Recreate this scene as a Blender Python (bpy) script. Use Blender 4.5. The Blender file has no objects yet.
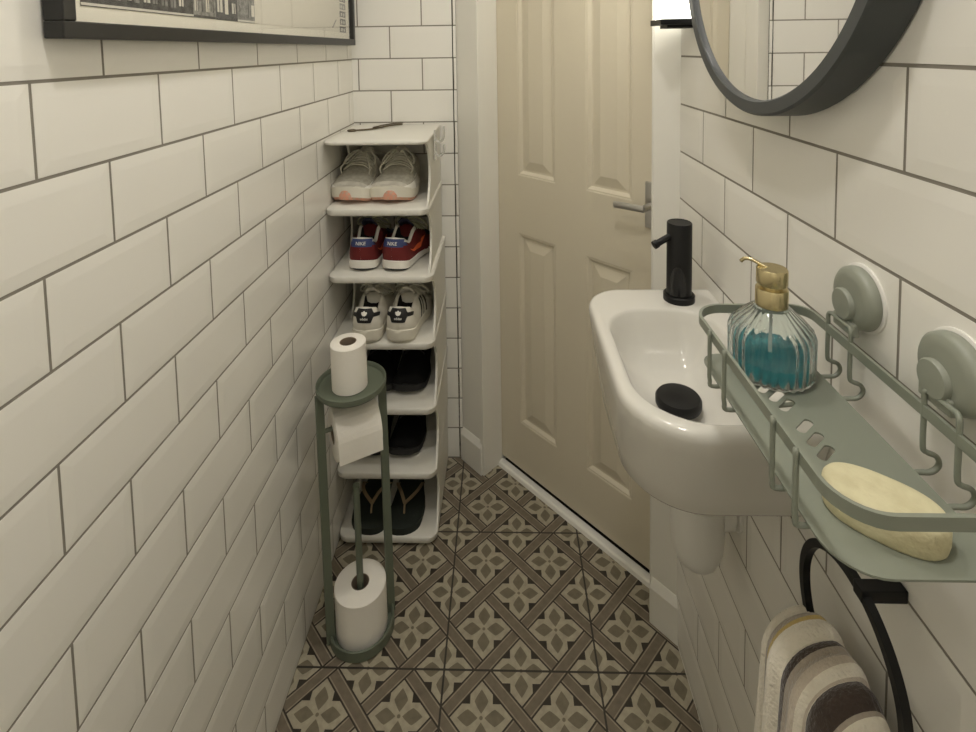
import bpy, bmesh, math, random
from mathutils import Vector, Matrix
random.seed(7)
C = bpy.context.scene
COL = C.collection
PI = math.pi

# ------------------------------------------------------------------ materials
def mat(name, col, rough=0.5, metal=0.0, **kw):
    m = bpy.data.materials.new(name); m.use_nodes = True
    b = m.node_tree.nodes['Principled BSDF']
    b.inputs['Base Color'].default_value = (col[0], col[1], col[2], 1)
    b.inputs['Roughness'].default_value = rough
    b.inputs['Metallic'].default_value = metal
    for k, v in kw.items():
        b.inputs[k.replace('_', ' ')].default_value = v
    return m

def bump(m, scale, strength, dist=0.001, detail=2.0, vec='Object', stretch=None):
    nt = m.node_tree; b = nt.nodes['Principled BSDF']
    tc = nt.nodes.new('ShaderNodeTexCoord'); n = nt.nodes.new('ShaderNodeTexNoise')
    n.inputs['Scale'].default_value = scale; n.inputs['Detail'].default_value = detail
    src = tc.outputs[vec]
    if stretch:
        mp = nt.nodes.new('ShaderNodeMapping'); mp.inputs['Scale'].default_value = stretch
        nt.links.new(src, mp.inputs['Vector']); src = mp.outputs['Vector']
    nt.links.new(src, n.inputs['Vector'])
    bp = nt.nodes.new('ShaderNodeBump'); bp.inputs['Strength'].default_value = strength
    bp.inputs['Distance'].default_value = dist
    nt.links.new(n.outputs['Fac'], bp.inputs['Height']); nt.links.new(bp.outputs['Normal'], b.inputs['Normal'])
    return m

def mottle(m, c2, scale, lo=0.4, hi=0.6, detail=3.0):
    nt = m.node_tree; b = nt.nodes['Principled BSDF']
    c1 = tuple(b.inputs['Base Color'].default_value)
    tc = nt.nodes.new('ShaderNodeTexCoord'); n = nt.nodes.new('ShaderNodeTexNoise')
    n.inputs['Scale'].default_value = scale; n.inputs['Detail'].default_value = detail
    nt.links.new(tc.outputs['Object'], n.inputs['Vector'])
    r = nt.nodes.new('ShaderNodeValToRGB')
    r.color_ramp.elements[0].position = lo; r.color_ramp.elements[0].color = c1
    r.color_ramp.elements[1].position = hi; r.color_ramp.elements[1].color = (*c2, 1)
    nt.links.new(n.outputs['Fac'], r.inputs['Fac']); nt.links.new(r.outputs['Color'], b.inputs['Base Color'])
    return m

M = {}
M['tile'] = bump(mat('white_glazed_tile', (.80, .785, .735), .2, Specular_IOR_Level=.45), 9, .25, .002)
M['grout'] = mat('grey_grout', (.23, .212, .178), .9)
M['paint'] = mat('white_wall_paint', (.80, .79, .74), .6)
M['gloss'] = bump(mat('white_gloss_woodwork', (.79, .775, .715), .3), 14, .12, .002)
M['door'] = bump(mat('cream_door_paint', (.66, .605, .48), .33), 60, .15, .001, stretch=(1, 1, .06))
M['ceil'] = mat('ceiling_paint', (.85, .83, .78), .8)
M['gap_shade'] = mat('painted_gap_shade', (.02, .018, .015), .9)  # shade under the door, put in as a dark colour
M['steel'] = mat('satin_steel', (.55, .54, .52), .3, 1.0)
M['ceramic'] = mat('white_ceramic', (.66, .645, .595), .09, Specular_IOR_Level=.55)
M['plastic'] = mat('white_plastic', (.75, .74, .70), .4)
M['rackp'] = bump(mat('rack_white_plastic', (.67, .655, .595), .42), 300, .06, .0005)
M['black'] = mat('matt_black_metal', (.006, .006, .0062), .42, Specular_IOR_Level=.3)
M['charcoal'] = bump(mat('charcoal_frame', (.058, .063, .064), .5), 200, .08, .0005)
M['blackgloss'] = mat('black_gloss', (.006, .006, .007), .12)
M['sage'] = bump(mat('sage_green_metal', (.215, .232, .187), .42), 400, .05, .0004)
M['sagec'] = bump(mat('sage_cup_plastic', (.26, .275, .228), .4), 300, .05, .0005)
M['deepsage'] = bump(mat('green_grey_metal', (.125, .145, .105), .5), 300, .08, .0005)
M['mirror'] = mat('mirror_glass', (.9, .9, .9), .015, 1.0)
M['paper'] = bump(mat('tissue_paper', (.84, .81, .745), .95), 350, .35, .0012)
M['card'] = mat('cardboard_core', (.22, .17, .12), .9)
M['dark'] = mat('dark_hollow', (.02, .017, .014), .9)
M['clear'] = mat('clear_plastic', (.92, .92, .88), .12, Transmission_Weight=.72, IOR=1.4)
M['gold'] = bump(mat('brushed_gold', (.62, .53, .31), .26, 1.0), 30, .15, .0004, stretch=(1, 1, 40))
M['glass'] = mat('bottle_glass', (.93, .98, .97), .02, Transmission_Weight=1.0, IOR=1.45)
M['liquid'] = mat('teal_liquid', (.025, .44, .54), .08, Transmission_Weight=.7, IOR=1.33)
M['soap'] = mottle(bump(mat('cream_soap', (.62, .575, .375), .75), 160, .6, .002), (.55, .50, .315), 45)
M['wfab'] = mottle(bump(mat('offwhite_mesh_fabric', (.66, .63, .56), .85), 500, .3, .001), (.56, .535, .47), 60)
M['gfab'] = mottle(bump(mat('grey_mesh_fabric', (.46, .44, .37), .9), 600, .4, .001), (.38, .36, .30), 90)
M['wsole'] = mat('offwhite_foam', (.70, .67, .58), .6)
M['pink'] = mottle(mat('coral_rubber', (.66, .30, .21), .6), (.52, .35, .26), 120)
M['lace'] = bump(mat('pale_lace', (.66, .64, .55), .9), 700, .3, .001)
M['greenlace'] = bump(mat('olive_lace', (.40, .40, .27), .9), 700, .3, .001)
M['redfab'] = bump(mat('dark_red_suede', (.135, .009, .009), .8), 500, .2, .001)
M['navy'] = mat('navy_fabric', (.02, .022, .05), .8)
M['blue'] = mat('blue_heel_patch', (.035, .055, .17), .6)
M['orange'] = mat('orange_swoosh', (.78, .14, .04), .5)
M['white'] = mat('white_trim', (.82, .80, .74), .5)
M['wleather'] = bump(mat('white_leather', (.74, .71, .63), .42), 220, .1, .0006)
M['blackl'] = mat('black_leather', (.008, .008, .009), .5)
M['blacksuede'] = bump(mat('black_suede', (.0035, .0035, .0035), .9, Specular_IOR_Level=.2), 400, .2, .001)
M['blackrub'] = mat('black_rubber', (.010, .010, .010), .6)
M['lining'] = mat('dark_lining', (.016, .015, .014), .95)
M['wlining'] = mat('grey_lining', (.20, .19, .17), .95)
M['flip'] = bump(mat('dark_green_foam', (.016, .022, .016), .8), 200, .2, .001)
M['tan'] = mat('tan_strap', (.30, .22, .13), .6)
M['bronze'] = mat('dark_bronze', (.16, .13, .09), .35, .9)
M['matboard'] = mat('mat_board', (.86, .83, .72), .8)
M['sky'] = mat('print_pale_sky', (.74, .71, .62), .8)
M['ink'] = mottle(mat('print_dark_ink', (.035, .035, .036), .8), (.10, .10, .10), 90, .35, .65, 8)
M['ink2'] = mottle(mat('print_mid_ink', (.16, .16, .155), .8), (.30, .30, .28), 120, .4, .6, 6)
M['inkw'] = mat('print_light', (.66, .64, .57), .8)
M['frame'] = bump(mat('black_picture_frame', (.013, .013, .012), .38), 200, .05, .0004)

# --- node expression helper for the patterned floor
class X:
    nt = None
    def __init__(s, v): s.v = v
    @staticmethod
    def op(o, *a):
        n = X.nt.nodes.new('ShaderNodeMath'); n.operation = o
        for i, q in enumerate(a):
            q = q.v if isinstance(q, X) else q
            if isinstance(q, (int, float)): n.inputs[i].default_value = q
            else: X.nt.links.new(q, n.inputs[i])
        return X(n.outputs[0])
    def __add__(s, o): return X.op('ADD', s, o)
    def __sub__(s, o): return X.op('SUBTRACT', s, o)
    def __rsub__(s, o): return X.op('SUBTRACT', o, s)
    def __mul__(s, o): return X.op('MULTIPLY', s, o)
    def lt(s, o): return X.op('LESS_THAN', s, o)
    def gt(s, o): return X.op('GREATER_THAN', s, o)
    def abs(s): return X.op('ABSOLUTE', s)
    def floor(s): return X.op('FLOOR', s)
    def fract(s): return X.op('FRACT', s)
    def mx(s, o): return X.op('MAXIMUM', s, o)
    def mn(s, o): return X.op('MINIMUM', s, o)
    def pow(s, o): return X.op('POWER', s, o)
    def mod(s, o): return X.op('FLOORED_MODULO', s, o)

def glazing():
    m = bpy.data.materials.new('picture_glass'); m.use_nodes = True
    nt = m.node_tree; nt.nodes.clear()
    o = nt.nodes.new('ShaderNodeOutputMaterial'); mx = nt.nodes.new('ShaderNodeMixShader')
    t = nt.nodes.new('ShaderNodeBsdfTransparent'); g = nt.nodes.new('ShaderNodeBsdfGlossy')
    g.inputs['Roughness'].default_value = .02
    lw = nt.nodes.new('ShaderNodeLayerWeight'); lw.inputs['Blend'].default_value = .5
    X.nt = nt; f = X(lw.outputs['Facing']).pow(5) * .95 + .035
    nt.links.new(f.v, mx.inputs[0]); nt.links.new(t.outputs[0], mx.inputs[1])
    nt.links.new(g.outputs[0], mx.inputs[2]); nt.links.new(mx.outputs[0], o.inputs['Surface'])
    return m
M['glazing'] = glazing()

def emis(name, col, s):
    m = bpy.data.materials.new(name); m.use_nodes = True
    b = m.node_tree.nodes['Principled BSDF']
    b.inputs['Base Color'].default_value = (.9, .88, .8, 1)
    b.inputs['Emission Color'].default_value = (*col, 1); b.inputs['Emission Strength'].default_value = s
    return m
LAMP_S = 9.0
FILL_LIGHTS = [(-.05, -.45, 70.0), (-.05, .30, 146.0), (.0, 1.0, 100.0)]  # added fill lights out of view, strengths set for brightness and falloff
M['lampglass'] = emis('lit_frosted_glass', (1, .96, .84), LAMP_S)

def floor_material(fx, fy, T):
    m = mat('patterned_floor_tile', (.4, .36, .28), .45)
    nt = m.node_tree; X.nt = nt; b = nt.nodes['Principled BSDF']
    tc = nt.nodes.new('ShaderNodeTexCoord'); sp = nt.nodes.new('ShaderNodeSeparateXYZ')
    nt.links.new(tc.outputs['Object'], sp.inputs[0])
    x = (X(sp.outputs[0]) - fx) * (1 / T); y = (X(sp.outputs[1]) - fy) * (1 / T)
    g = ((x + .5).fract() - .5).abs().mn(((y + .5).fract() - .5).abs())
    grout = g.lt(.0062)
    a2 = (x + y) * 2; b2 = (x - y) * 2
    ca = (a2 + .5).fract() - .5; cb = (b2 + .5).fract() - .5
    dA = .5 - ca.abs(); dB = .5 - cb.abs()
    W = .122
    inA = dA.lt(W); inB = dB.lt(W)
    par = (a2.floor() + b2.floor()).mod(2).gt(.5)           # 1: A passes over
    notpar = 1 - par
    useA = inA * (1 - inB * notpar); useB = inB * (1 - inA * par)
    d = dA * useA + dB * useB * (1 - useA)
    rib = inA.mx(inB)
    rib_out = rib * d.gt(.096)
    rib_lin = rib * d.gt(.072) * d.lt(.090)
    xl = ((ca + cb) * .25).abs(); yl = ((ca - cb) * .25).abs()
    P = xl.mx(yl); Q = xl.mn(yl)
    t = ((P - .083) * (1 / .062)).abs().mn(1)
    petal = Q.lt((1 - t.pow(1.25)) * .042)
    dot = (P * P + Q * Q).lt(.0105 ** 2)
    lobe = Q.gt(.070)
    vein = (((P - .083).abs().lt(.05)) * Q.lt(.0016))
    def col(c):
        n = nt.nodes.new('ShaderNodeRGB'); n.outputs[0].default_value = (*c, 1); return n.outputs[0]
    def mixc(f, c1, c2):
        n = nt.nodes.new('ShaderNodeMix'); n.data_type = 'RGBA'
        nt.links.new(f.v, n.inputs[0]); nt.links.new(c1, n.inputs[6]); nt.links.new(c2, n.inputs[7]); return n.outputs[2]
    LIGHT, TAUPE, DARK, RIB, LINE = (.37, .335, .250), (.165, .142, .098), (.026, .020, .014), (.165, .135, .098), (.30, .262, .195)
    c = col(LIGHT)
    c = mixc(petal.mx(dot), c, col(TAUPE))
    c = mixc(lobe, c, col(DARK))
    c = mixc(rib, c, col(RIB)); c = mixc(rib_lin, c, col(LINE)); c = mixc(rib_out, c, col(DARK))
    # worn mottling of the print
    n = nt.nodes.new('ShaderNodeTexNoise'); n.inputs['Scale'].default_value = 70; n.inputs['Detail'].default_value = 6
    nt.links.new(tc.outputs['Object'], n.inputs['Vector'])
    f = X(n.outputs['Fac']) * .7 + .65
    hs = nt.nodes.new('ShaderNodeHueSaturation'); nt.links.new(c, hs.inputs['Color']); nt.links.new(f.v, hs.inputs['Value'])
    c = mixc(grout, hs.outputs[0], col((.030, .025, .020)))
    nt.links.new(c, b.inputs['Base Color'])
    return m

# ------------------------------------------------------------------ mesh helpers
class MB:
    def __init__(s): s.v = []; s.f = []; s.m = []
    def add(s, vs, fs, mi=0):
        o = len(s.v); s.v += [tuple(v) for v in vs]
        for f in fs: s.f.append([i + o for i in f]); s.m.append(mi)
        return o
    def box(s, a, b, mi=0):
        x0, y0, z0 = a; x1, y1, z1 = b
        s.add([(x0,y0,z0),(x1,y0,z0),(x1,y1,z0),(x0,y1,z0),(x0,y0,z1),(x1,y0,z1),(x1,y1,z1),(x0,y1,z1)],
              [(0,3,2,1),(4,5,6,7),(0,1,5,4),(1,2,6,5),(2,3,7,6),(3,0,4,7)], mi)
    def loft(s, rings, closed=True, cap0=True, cap1=True, mi=0, mf=None):
        n = len(rings[0]); o = len(s.v)
        for r in rings: s.v += [tuple(p) for p in r]
        for i in range(len(rings) - 1):
            for j in range(n if closed else n - 1):
                k = (j + 1) % n
                s.f.append([o+i*n+j, o+i*n+k, o+(i+1)*n+k, o+(i+1)*n+j]); s.m.append(mf(i, j) if mf else mi)
        if cap0: s.f.append([o + j for j in range(n)][::-1]); s.m.append(mf(0, 0) if mf else mi)
        if cap1: s.f.append([o + (len(rings)-1)*n + j for j in range(n)]); s.m.append(mf(len(rings)-2, 0) if mf else mi)
    def prism(s, poly, z0, z1, mi=0):
        s.loft([[(x, y, z0) for x, y in poly], [(x, y, z1) for x, y in poly]], mi=mi)
    def sweep(s, path, prof, closed=False, up=Vector((0, 0, 1)), mi=0):
        """prof: list of (a,b): a across (side), b along up"""
        path = [Vector(p) for p in path]; n = len(path); rings = []
        prev = None
        for i in range(n):
            if closed: t = path[(i+1) % n] - path[i-1]
            else: t = path[min(i+1, n-1)] - path[max(i-1, 0)]
            t.normalize()
            if up is None:
                if prev is None:
                    u = t.orthogonal().normalized()
                else:
                    u = (prev - t * prev.dot(t)).normalized()
                prev = u
            else:
                u = (up - t * up.dot(t))
                u = u.normalized() if u.length > 1e-6 else t.orthogonal().normalized()
            sd = t.cross(u).normalized()
            rings.append([path[i] + sd * a + u * b for a, b in prof])
        if closed: rings.append(rings[0])
        s.loft(rings, True, not closed, not closed, mi)
    def tube(s, path, r, n=10, closed=False, mi=0):
        s.sweep(path, [(r*math.cos(2*PI*k/n), r*math.sin(2*PI*k/n)) for k in range(n)], closed, None, mi)
    def lathe(s, prof, center=(0,0,0), axis='z', n=40, mi=0, mod=None):
        """prof (r, h) pairs; closed on the axis if r==0"""
        rings = []
        for r, h in prof:
            ring = []
            for k in range(n):
                th = 2*PI*k/n; rr = r * (mod(th, h) if mod else 1)
                a, b = rr*math.cos(th), rr*math.sin(th)
                p = (a, b, h) if axis == 'z' else ((h, a, b) if axis == 'x' else (b, h, a))
                ring.append((p[0]+center[0], p[1]+center[1], p[2]+center[2]))
            rings.append(ring)
        ring_shape = prof[0] == prof[-1]
        s.loft(rings, True, prof[0][0] > 1e-7 and not ring_shape, prof[-1][0] > 1e-7 and not ring_shape, mi)
    def build(s, name, mats, parent=None, smooth=False, xf=None, bevel=0, seg=2, merge=False):
        me = bpy.data.meshes.new(name)
        vs = s.v if xf is None else [tuple(xf @ Vector(v)) for v in s.v]
        me.from_pydata(vs, [], s.f)
        if not isinstance(mats, (list, tuple)): mats = [mats]
        for m in mats: me.materials.append(m)
        for p, mi in zip(me.polygons, s.m): p.material_index = mi
        bm = bmesh.new(); bm.from_mesh(me)
        if merge: bmesh.ops.remove_doubles(bm, verts=bm.verts, dist=1e-5)
        bmesh.ops.recalc_face_normals(bm, faces=bm.faces)
        bm.to_mesh(me); bm.free()
        if smooth:
            for p in me.polygons: p.use_smooth = True
            if smooth != 'all':
                try: me.set_sharp_from_angle(angle=math.radians(smooth if isinstance(smooth, (int, float)) and smooth > 1 else 40))
                except Exception: pass
        o = bpy.data.objects.new(name, me); COL.objects.link(o)
        if parent: o.parent = parent
        if bevel:
            bv = o.modifiers.new('Bevel', 'BEVEL'); bv.width = bevel; bv.segments = seg; bv.limit_method = 'ANGLE'
            bv.angle_limit = math.radians(40)
        return o

def tag(o, label=None, cat=None, group=None, kind=None):
    if label: o['label'] = label
    if cat: o['category'] = cat
    if group: o['group'] = group
    if kind: o['kind'] = kind
    return o
def thing(name, label, cat, loc=(0,0,0), group=None):
    """an Empty at the thing's base; children are given in world coordinates through W()"""
    o = bpy.data.objects.new(name, None); o.empty_display_size = .02; COL.objects.link(o)
    o.location = loc
    return tag(o, label, cat, group)
def part(mb, name, mats, parent, **kw):
    """build in world coordinates under a parent Empty that sits at its own location"""
    pl = parent
    off = Vector((0,0,0))
    while pl is not None:
        off += pl.location; pl = pl.parent
    T = Matrix.Translation(-off)
    xf = kw.pop('xf', None)
    return mb.build(name, mats, parent, xf=(T @ xf if xf else T), **kw)
def rrect(x0, x1, y0, y1, r, n=8):
    """rounded rectangle, ccw; r = radii at (x0y0, x1y0, x1y1, x0y1)"""
    if isinstance(r, (int, float)): r = [r]*4
    P = []
    for (cx, cy, a0), q in zip(((x0+r[0], y0+r[0], PI), (x1-r[1], y0+r[1], 1.5*PI), (x1-r[2], y1-r[2], 0), (x0+r[3], y1-r[3], .5*PI)), r):
        for k in range(n+1):
            a = a0 + .5*PI*k/n
            P.append((cx + q*math.cos(a), cy + q*math.sin(a)))
    return P
def smoothstep(a, b, x):
    t = min(1, max(0, (x-a)/(b-a))); return t*t*(3-2*t)
def interp(tab, x):
    for (a, va), (b, vb) in zip(tab, tab[1:]):
        if x <= b:
            t = (x-a)/(b-a) if b > a else 0
            t = t*t*(3-2*t)*.5 + t*.5
            return va + (vb-va)*max(0, t)
    return tab[-1][1]
def catmull(P, n=6, closed=False):
    P = [Vector(p) for p in P]; out = []; N = len(P)
    for i in range(N if closed else N-1):
        g = (lambda k: P[k % N]) if closed else (lambda k: P[min(max(k, 0), N-1)])
        a, b, c, d = g(i-1), g(i), g(i+1), g(i+2)
        for k in range(n):
            t = k/n
            out.append(.5*((2*b)+(c-a)*t+(2*a-5*b+4*c-d)*t*t+(3*b-a-3*c+d)*t**3))
    if not closed: out.append(P[-1])
    return out
def text_mesh(txt, size, depth=.0004):
    cu = bpy.data.curves.new('lettering', 'FONT'); cu.body = txt; cu.size = size; cu.extrude = depth
    cu.align_x = 'CENTER'; cu.align_y = 'CENTER'
    o = bpy.data.objects.new('lettering', cu); COL.objects.link(o)
    dg = bpy.context.evaluated_depsgraph_get(); me = bpy.data.meshes.new_from_object(o.evaluated_get(dg))
    bpy.data.objects.remove(o); bpy.data.curves.remove(cu)
    mb = MB(); mb.add([v.co[:] for v in me.vertices], [list(p.vertices) for p in me.polygons])
    bpy.data.meshes.remove(me); return mb

# ------------------------------------------------------------------ the room
XL, XR, D = -.4776, .375, 1.68
CEIL = 2.32
REAR = -.95
def xl(z): return -.4665 - .0100*z/1.3       # the left wall leans back a little
P0 = Vector((-.146, 1.6825, 0)); TD = Vector((.69473647, -.71926438, 0)); ND = Vector((.71926438, .69473647, 0))
def dw(u, w, z): return P0 + TD*u + ND*w + Vector((0, 0, z))   # w = depth behind the angled wall's face

def tiled(name, mapf, u0, u1, v0, v1, lines0, pitch, ujoint, par, PU=.202, g=.0019, inset=.0150, lift=.0008, absorb=0):
    mb = MB()
    mb.add([mapf(a, b, -.0004) for a, b in ((u0,v0),(u1,v0),(u1,v1),(u0,v1))], [(0,1,2,3)], 1)
    k0 = math.floor((lines0 - v1)/pitch) - 1; k1 = math.ceil((lines0 - v0)/pitch) + 1
    for k in range(k0, k1+1):
        t, b = lines0 - k*pitch - g, lines0 - (k+1)*pitch + g
        off = ujoint + (PU/2 if (k + par) % 2 else 0)
        j0 = math.floor((u0 - off)/PU) - 1; j1 = math.ceil((u1 - off)/PU) + 1
        for j in range(j0, j1+1):
            a0, a1 = off + j*PU + g, off + (j+1)*PU - g
            if absorb and a0 > u1 - absorb: continue
            if absorb and a1 > u1 - absorb: a1 = u1 + inset
            A0, A1, B0, B1 = max(a0, u0+.0005), min(a1, u1-.0005), max(b, v0+.0005), min(t, v1-.0005)
            if A1 - A0 < .002 or B1 - B0 < .002: continue
            i0, i1 = max(a0+inset, A0), min(a1-inset, A1)
            h0, h1 = max(b+inset, B0), min(t-inset, B1)
            if i1 - i0 < .001: i0 = i1 = min(max((a0+inset if A0 < a0+inset else a1-inset), A0), A1)
            if h1 - h0 < .001: h0 = h1 = min(max((b+inset if B0 < b+inset else t-inset), B0), B1)
            def w(a, bb):
                e = min(a-a0, a1-a, bb-b, t-bb)/inset
                return lift*min(1, max(0, e))
            o = [(A0,B0),(A1,B0),(A1,B1),(A0,B1)]; i = [(i0,h0),(i1,h0),(i1,h1),(i0,h1)]
            mb.add([mapf(a, c, -.0015) for a, c in o] + [mapf(a, c, w(a, c)) for a, c in o] + [mapf(a, c, w(a, c)) for a, c in i],
                   [(0,1,5,4),(1,2,6,5),(2,3,7,6),(3,0,4,7),(4,5,9,8),(5,6,10,9),(6,7,11,10),(7,4,8,11),(8,9,10,11)], 0)
    o = mb.build(name, [M['tile'], M['grout']]); tag(o, kind='structure'); return o

ROW = .1010
tiled('wall_left', lambda u, v, w: (xl(v) + w, u, v), REAR, D, 0, CEIL, 1.3151, ROW, .5257, 0)
tiled('wall_right', lambda u, v, w: (XR - w, u, v), REAR, 1.142, 0, CEIL, 1.2200, ROW, 1.0126, 0, absorb=.04)
tiled('wall_back', lambda u, v, w: (u, D - w, v), XL-.006, -.1585, 0, CEIL, 1.3165, ROW, -.4559, 0)
tiled('trim_1', lambda u, v, w: (u, D - w, v), -.1560, -.1462, 0, CEIL, 1.3165, ROW, -.1562, 0, inset=.004)

def struct(mb, name, m, parent=None, **kw):
    return tag(mb.build(name, m, parent, **kw), kind='structure')
mb = MB(); mb.box((XL-.1, REAR-.1, -.05), (XR+.45, D+.5, 0)); struct(mb, 'floor', floor_material(-.1440, 1.0775, .3325))
mb = MB(); mb.box((XL-.1, REAR-.1, CEIL), (XR+.45, D+.5, CEIL+.05)); struct(mb, 'ceiling', M['ceil'])
mb = MB(); mb.box((XL-.1, REAR-.1, 0), (XR+.1, REAR, CEIL)); struct(mb, 'wall_rear', M['paint'])

# angled wall with the door in it
U0, U1 = .100, .684
DOORTOP = 1.99
mb = MB()
def dbox(mb, u0, u1, w0, w1, z0, z1, mi=0):
    mb.add([dw(u, w, z) for z in (z0, z1) for u, w in ((u0,w0),(u1,w0),(u1,w1),(u0,w1))],
           [(0,3,2,1),(4,5,6,7),(0,1,5,4),(1,2,6,5),(2,3,7,6),(3,0,4,7)], mi)
dbox(mb, -.005, U0, 0, .14, 0, CEIL); dbox(mb, U1, .762, 0, .14, 0, CEIL); dbox(mb, U0, U1, 0, .14, DOORTOP+.01, CEIL)
struct(mb, 'wall_door', M['gloss'], bevel=.004)
# door lining with its stop bead (a raised line runs down the reveal)
mb = MB()
dbox(mb, U0-.012, U0+.004, -.004, .030, 0, DOORTOP); dbox(mb, U0-.001, U0+.002, .030, .079, 0, DOORTOP)
dbox(mb, U1-.002, U1+.001, .0, .079, 0, DOORTOP); dbox(mb, U0, U1, 0, .079, DOORTOP, DOORTOP+.012)
struct(mb, 'trim_2', M['gloss'], bevel=.003)
# little plinth blocks at the foot of both jambs
mb = MB()
for (u0, u1) in ((-.001, U0-.002), (U1+.004, .760)):
    mb.loft([[dw(u0, -w0, z), dw(u1, -w0, z), dw(u1, .02, z), dw(u0, .02, z)] for w0, z in ((.010, 0), (.010, .088), (.0005, .108))])
struct(mb, 'baseboard_door', M['gloss'], bevel=.002)
mb = MB(); mb.loft([[dw(u, w, z) for w, z in ((.060, 0), (.063, .009), (.068, .0125), (.084, .0125), (.084, 0))] for u in (U0+.0015, U1-.0015)])
struct(mb, 'trim_3', M['gloss'])
mb = MB(); dbox(mb, U0+.003, U1-.003, .0845, .135, 0, .004); dbox(mb, U0-.01, U1+.01, .135, .15, 0, DOORTOP); struct(mb, 'door_gap_shade', M['gap_shade'])  # dark strip painted in as the shade below the door, with dark backing

# the moulded door leaf
def panel_door():
    WF = .080
    us = [.086, .186, .333, .440, .583, .682]; zs = [.027, .178, .782, .960, 1.86, DOORTOP-.003]
    mb = MB()
    for i in range(5):
        for j in range(5):
            a0, a1, b0, b1 = us[i], us[i+1], zs[j], zs[j+1]
            if i in (1, 3) and j in (1, 3):
                rings = []
                for ins, dep in ((0, 0), (.003, .0015), (.006, .0015), (.014, .0085), (.020, .0085), (.046, .0020), (.048, .0020)):
                    rings.append([dw(a0+ins, WF+dep, b0+ins), dw(a1-ins, WF+dep, b0+ins), dw(a1-ins, WF+dep, b1-ins), dw(a0+ins, WF+dep, b1-ins)])
                mb.loft(rings, True, False, True)
            else:
                mb.add([dw(a0, WF, b0), dw(a1, WF, b0), dw(a1, WF, b1), dw(a0, WF, b1)], [(0,1,2,3)])
    a0, a1, b0, b1 = us[0], us[-1], zs[0], zs[-1]
    mb.add([dw(a0,WF,b0), dw(a1,WF,b0), dw(a1,WF,b1), dw(a0,WF,b1), dw(a0,WF+.035,b0), dw(a1,WF+.035,b0), dw(a1,WF+.035,b1), dw(a0,WF+.035,b1)],
           [(0,1,5,4),(1,2,6,5),(2,3,7,6),(3,0,4,7),(4,5,6,7)])
    d = struct(mb, 'door_1', M['door'], merge=True)
    mb = MB(); dbox(mb, .622, .658, WF-.007, WF, .905, 1.018); h = tag(mb.build('handle_plate', M['steel'], d, bevel=.002), kind='structure')
    h['label'] = 'chrome back plate of the door handle'
    mb = MB()
    mb.tube([dw(.640, WF-.006, .962), dw(.640, WF-.05, .962)], .008, 12)
    prof = [(.0055*math.cos(2*PI*k/12), .0085*math.sin(2*PI*k/12)) for k in range(12)]
    mb.sweep([dw(.644, WF-.048, .962), dw(.62, WF-.05, .962), dw(.585, WF-.049, .960), dw(.562, WF-.046, .957)], prof)
    h = tag(mb.build('door_handle', M['steel'], d, smooth=40), kind='structure'); h['label'] = 'chrome lever handle'
panel_door()

# ------------------------------------------------------------------ lamp on the right wall
LX0, LX1, LY0, LY1, LZ = .3050, .3735, 1.045, 1.1240, 1.3950
lamp = thing('wall_lamp', 'lit frosted glass wall lamp on a black base, beside the round mirror', 'lamp', (.34, 1.085, LZ))
mb = MB(); mb.prism(rrect(LX0, LX1, LY0, LY1, .004, 3), LZ-.0110, LZ); mb.prism(rrect(LX0+.016, LX1, LY0+.012, LY1-.012, .004, 3), LZ-.0175, LZ-.0110)
mb.box((XR-.004, LY0+.01, LZ), (XR-.0005, LY1-.01, LZ+.16))
part(mb, 'lamp_base', M['black'], lamp)
mb = MB(); mb.prism(rrect(LX0+.006, LX1-.006, LY0+.010, LY1-.010, .006, 4), LZ+.0005, LZ+.145)
sh = part(mb, 'lamp_shade', M['lampglass'], lamp, smooth=40); sh['label'] = 'glowing frosted glass shade'

for (cx, cy, cs), where in zip(FILL_LIGHTS, ('behind the camera end of the room', 'above the middle of the room', 'above the shoe rack end of the room')):
    if cs <= 0: continue
    cl = thing('added_fill_light', 'added unseen fill light on the ceiling ' + where, 'light', (cx, cy, CEIL), 'added fill lights')  # unseen fixture added to brighten the room
    mb = MB(); mb.lathe([(.075, 0), (.075, -.010), (.064, -.013), (.064, 0), (.075, 0)], (cx, cy, CEIL-.0005)); part(mb, 'light_rim', M['white'], cl, smooth=40)
    mb = MB(); mb.lathe([(.062, -.002), (.060, -.011), (.04, -.015), (0, -.017)], (cx, cy, CEIL)); part(mb, 'diffuser', emis('fill_light_diffuser', (1, .955, .89), cs), cl, smooth=60)

# ------------------------------------------------------------------ round mirror
MY, MZ, MR = .7235, 1.5135, .2655
mir = thing('round_mirror', 'round mirror in a deep charcoal frame on the right tiled wall', 'mirror', (XR, MY, MZ))
mb = MB(); xf_, xb_ = .3305, XR-.0035
mb.lathe([(MR+.0095, xb_), (MR-.001, xf_+.003), (MR-.004, xf_), (MR-.0190, xf_), (MR-.0210, xf_+.002), (MR-.0210, xf_+.011), (MR-.04, xf_+.011), (MR-.04, xb_), (MR+.0095, xb_)], (0, MY, MZ), 'x', 128)
mb.v = [(x, y, z+.0105*max(0, (x-xf_-.003)/(xb_-xf_-.003))*(1 if math.hypot(y-MY, z-MZ) > MR-.003 else 0)) for x, y, z in mb.v]
part(mb, 'mirror_frame', M['charcoal'], mir, smooth=40)
mb = MB(); mb.lathe([(0, xf_+.0065), (MR-.0212, xf_+.0065), (MR-.0212, xf_+.0105), (0, xf_+.0105)], (0, MY, MZ), 'x', 128)
part(mb, 'mirror_glass', M['mirror'], mir, smooth=30)

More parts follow.
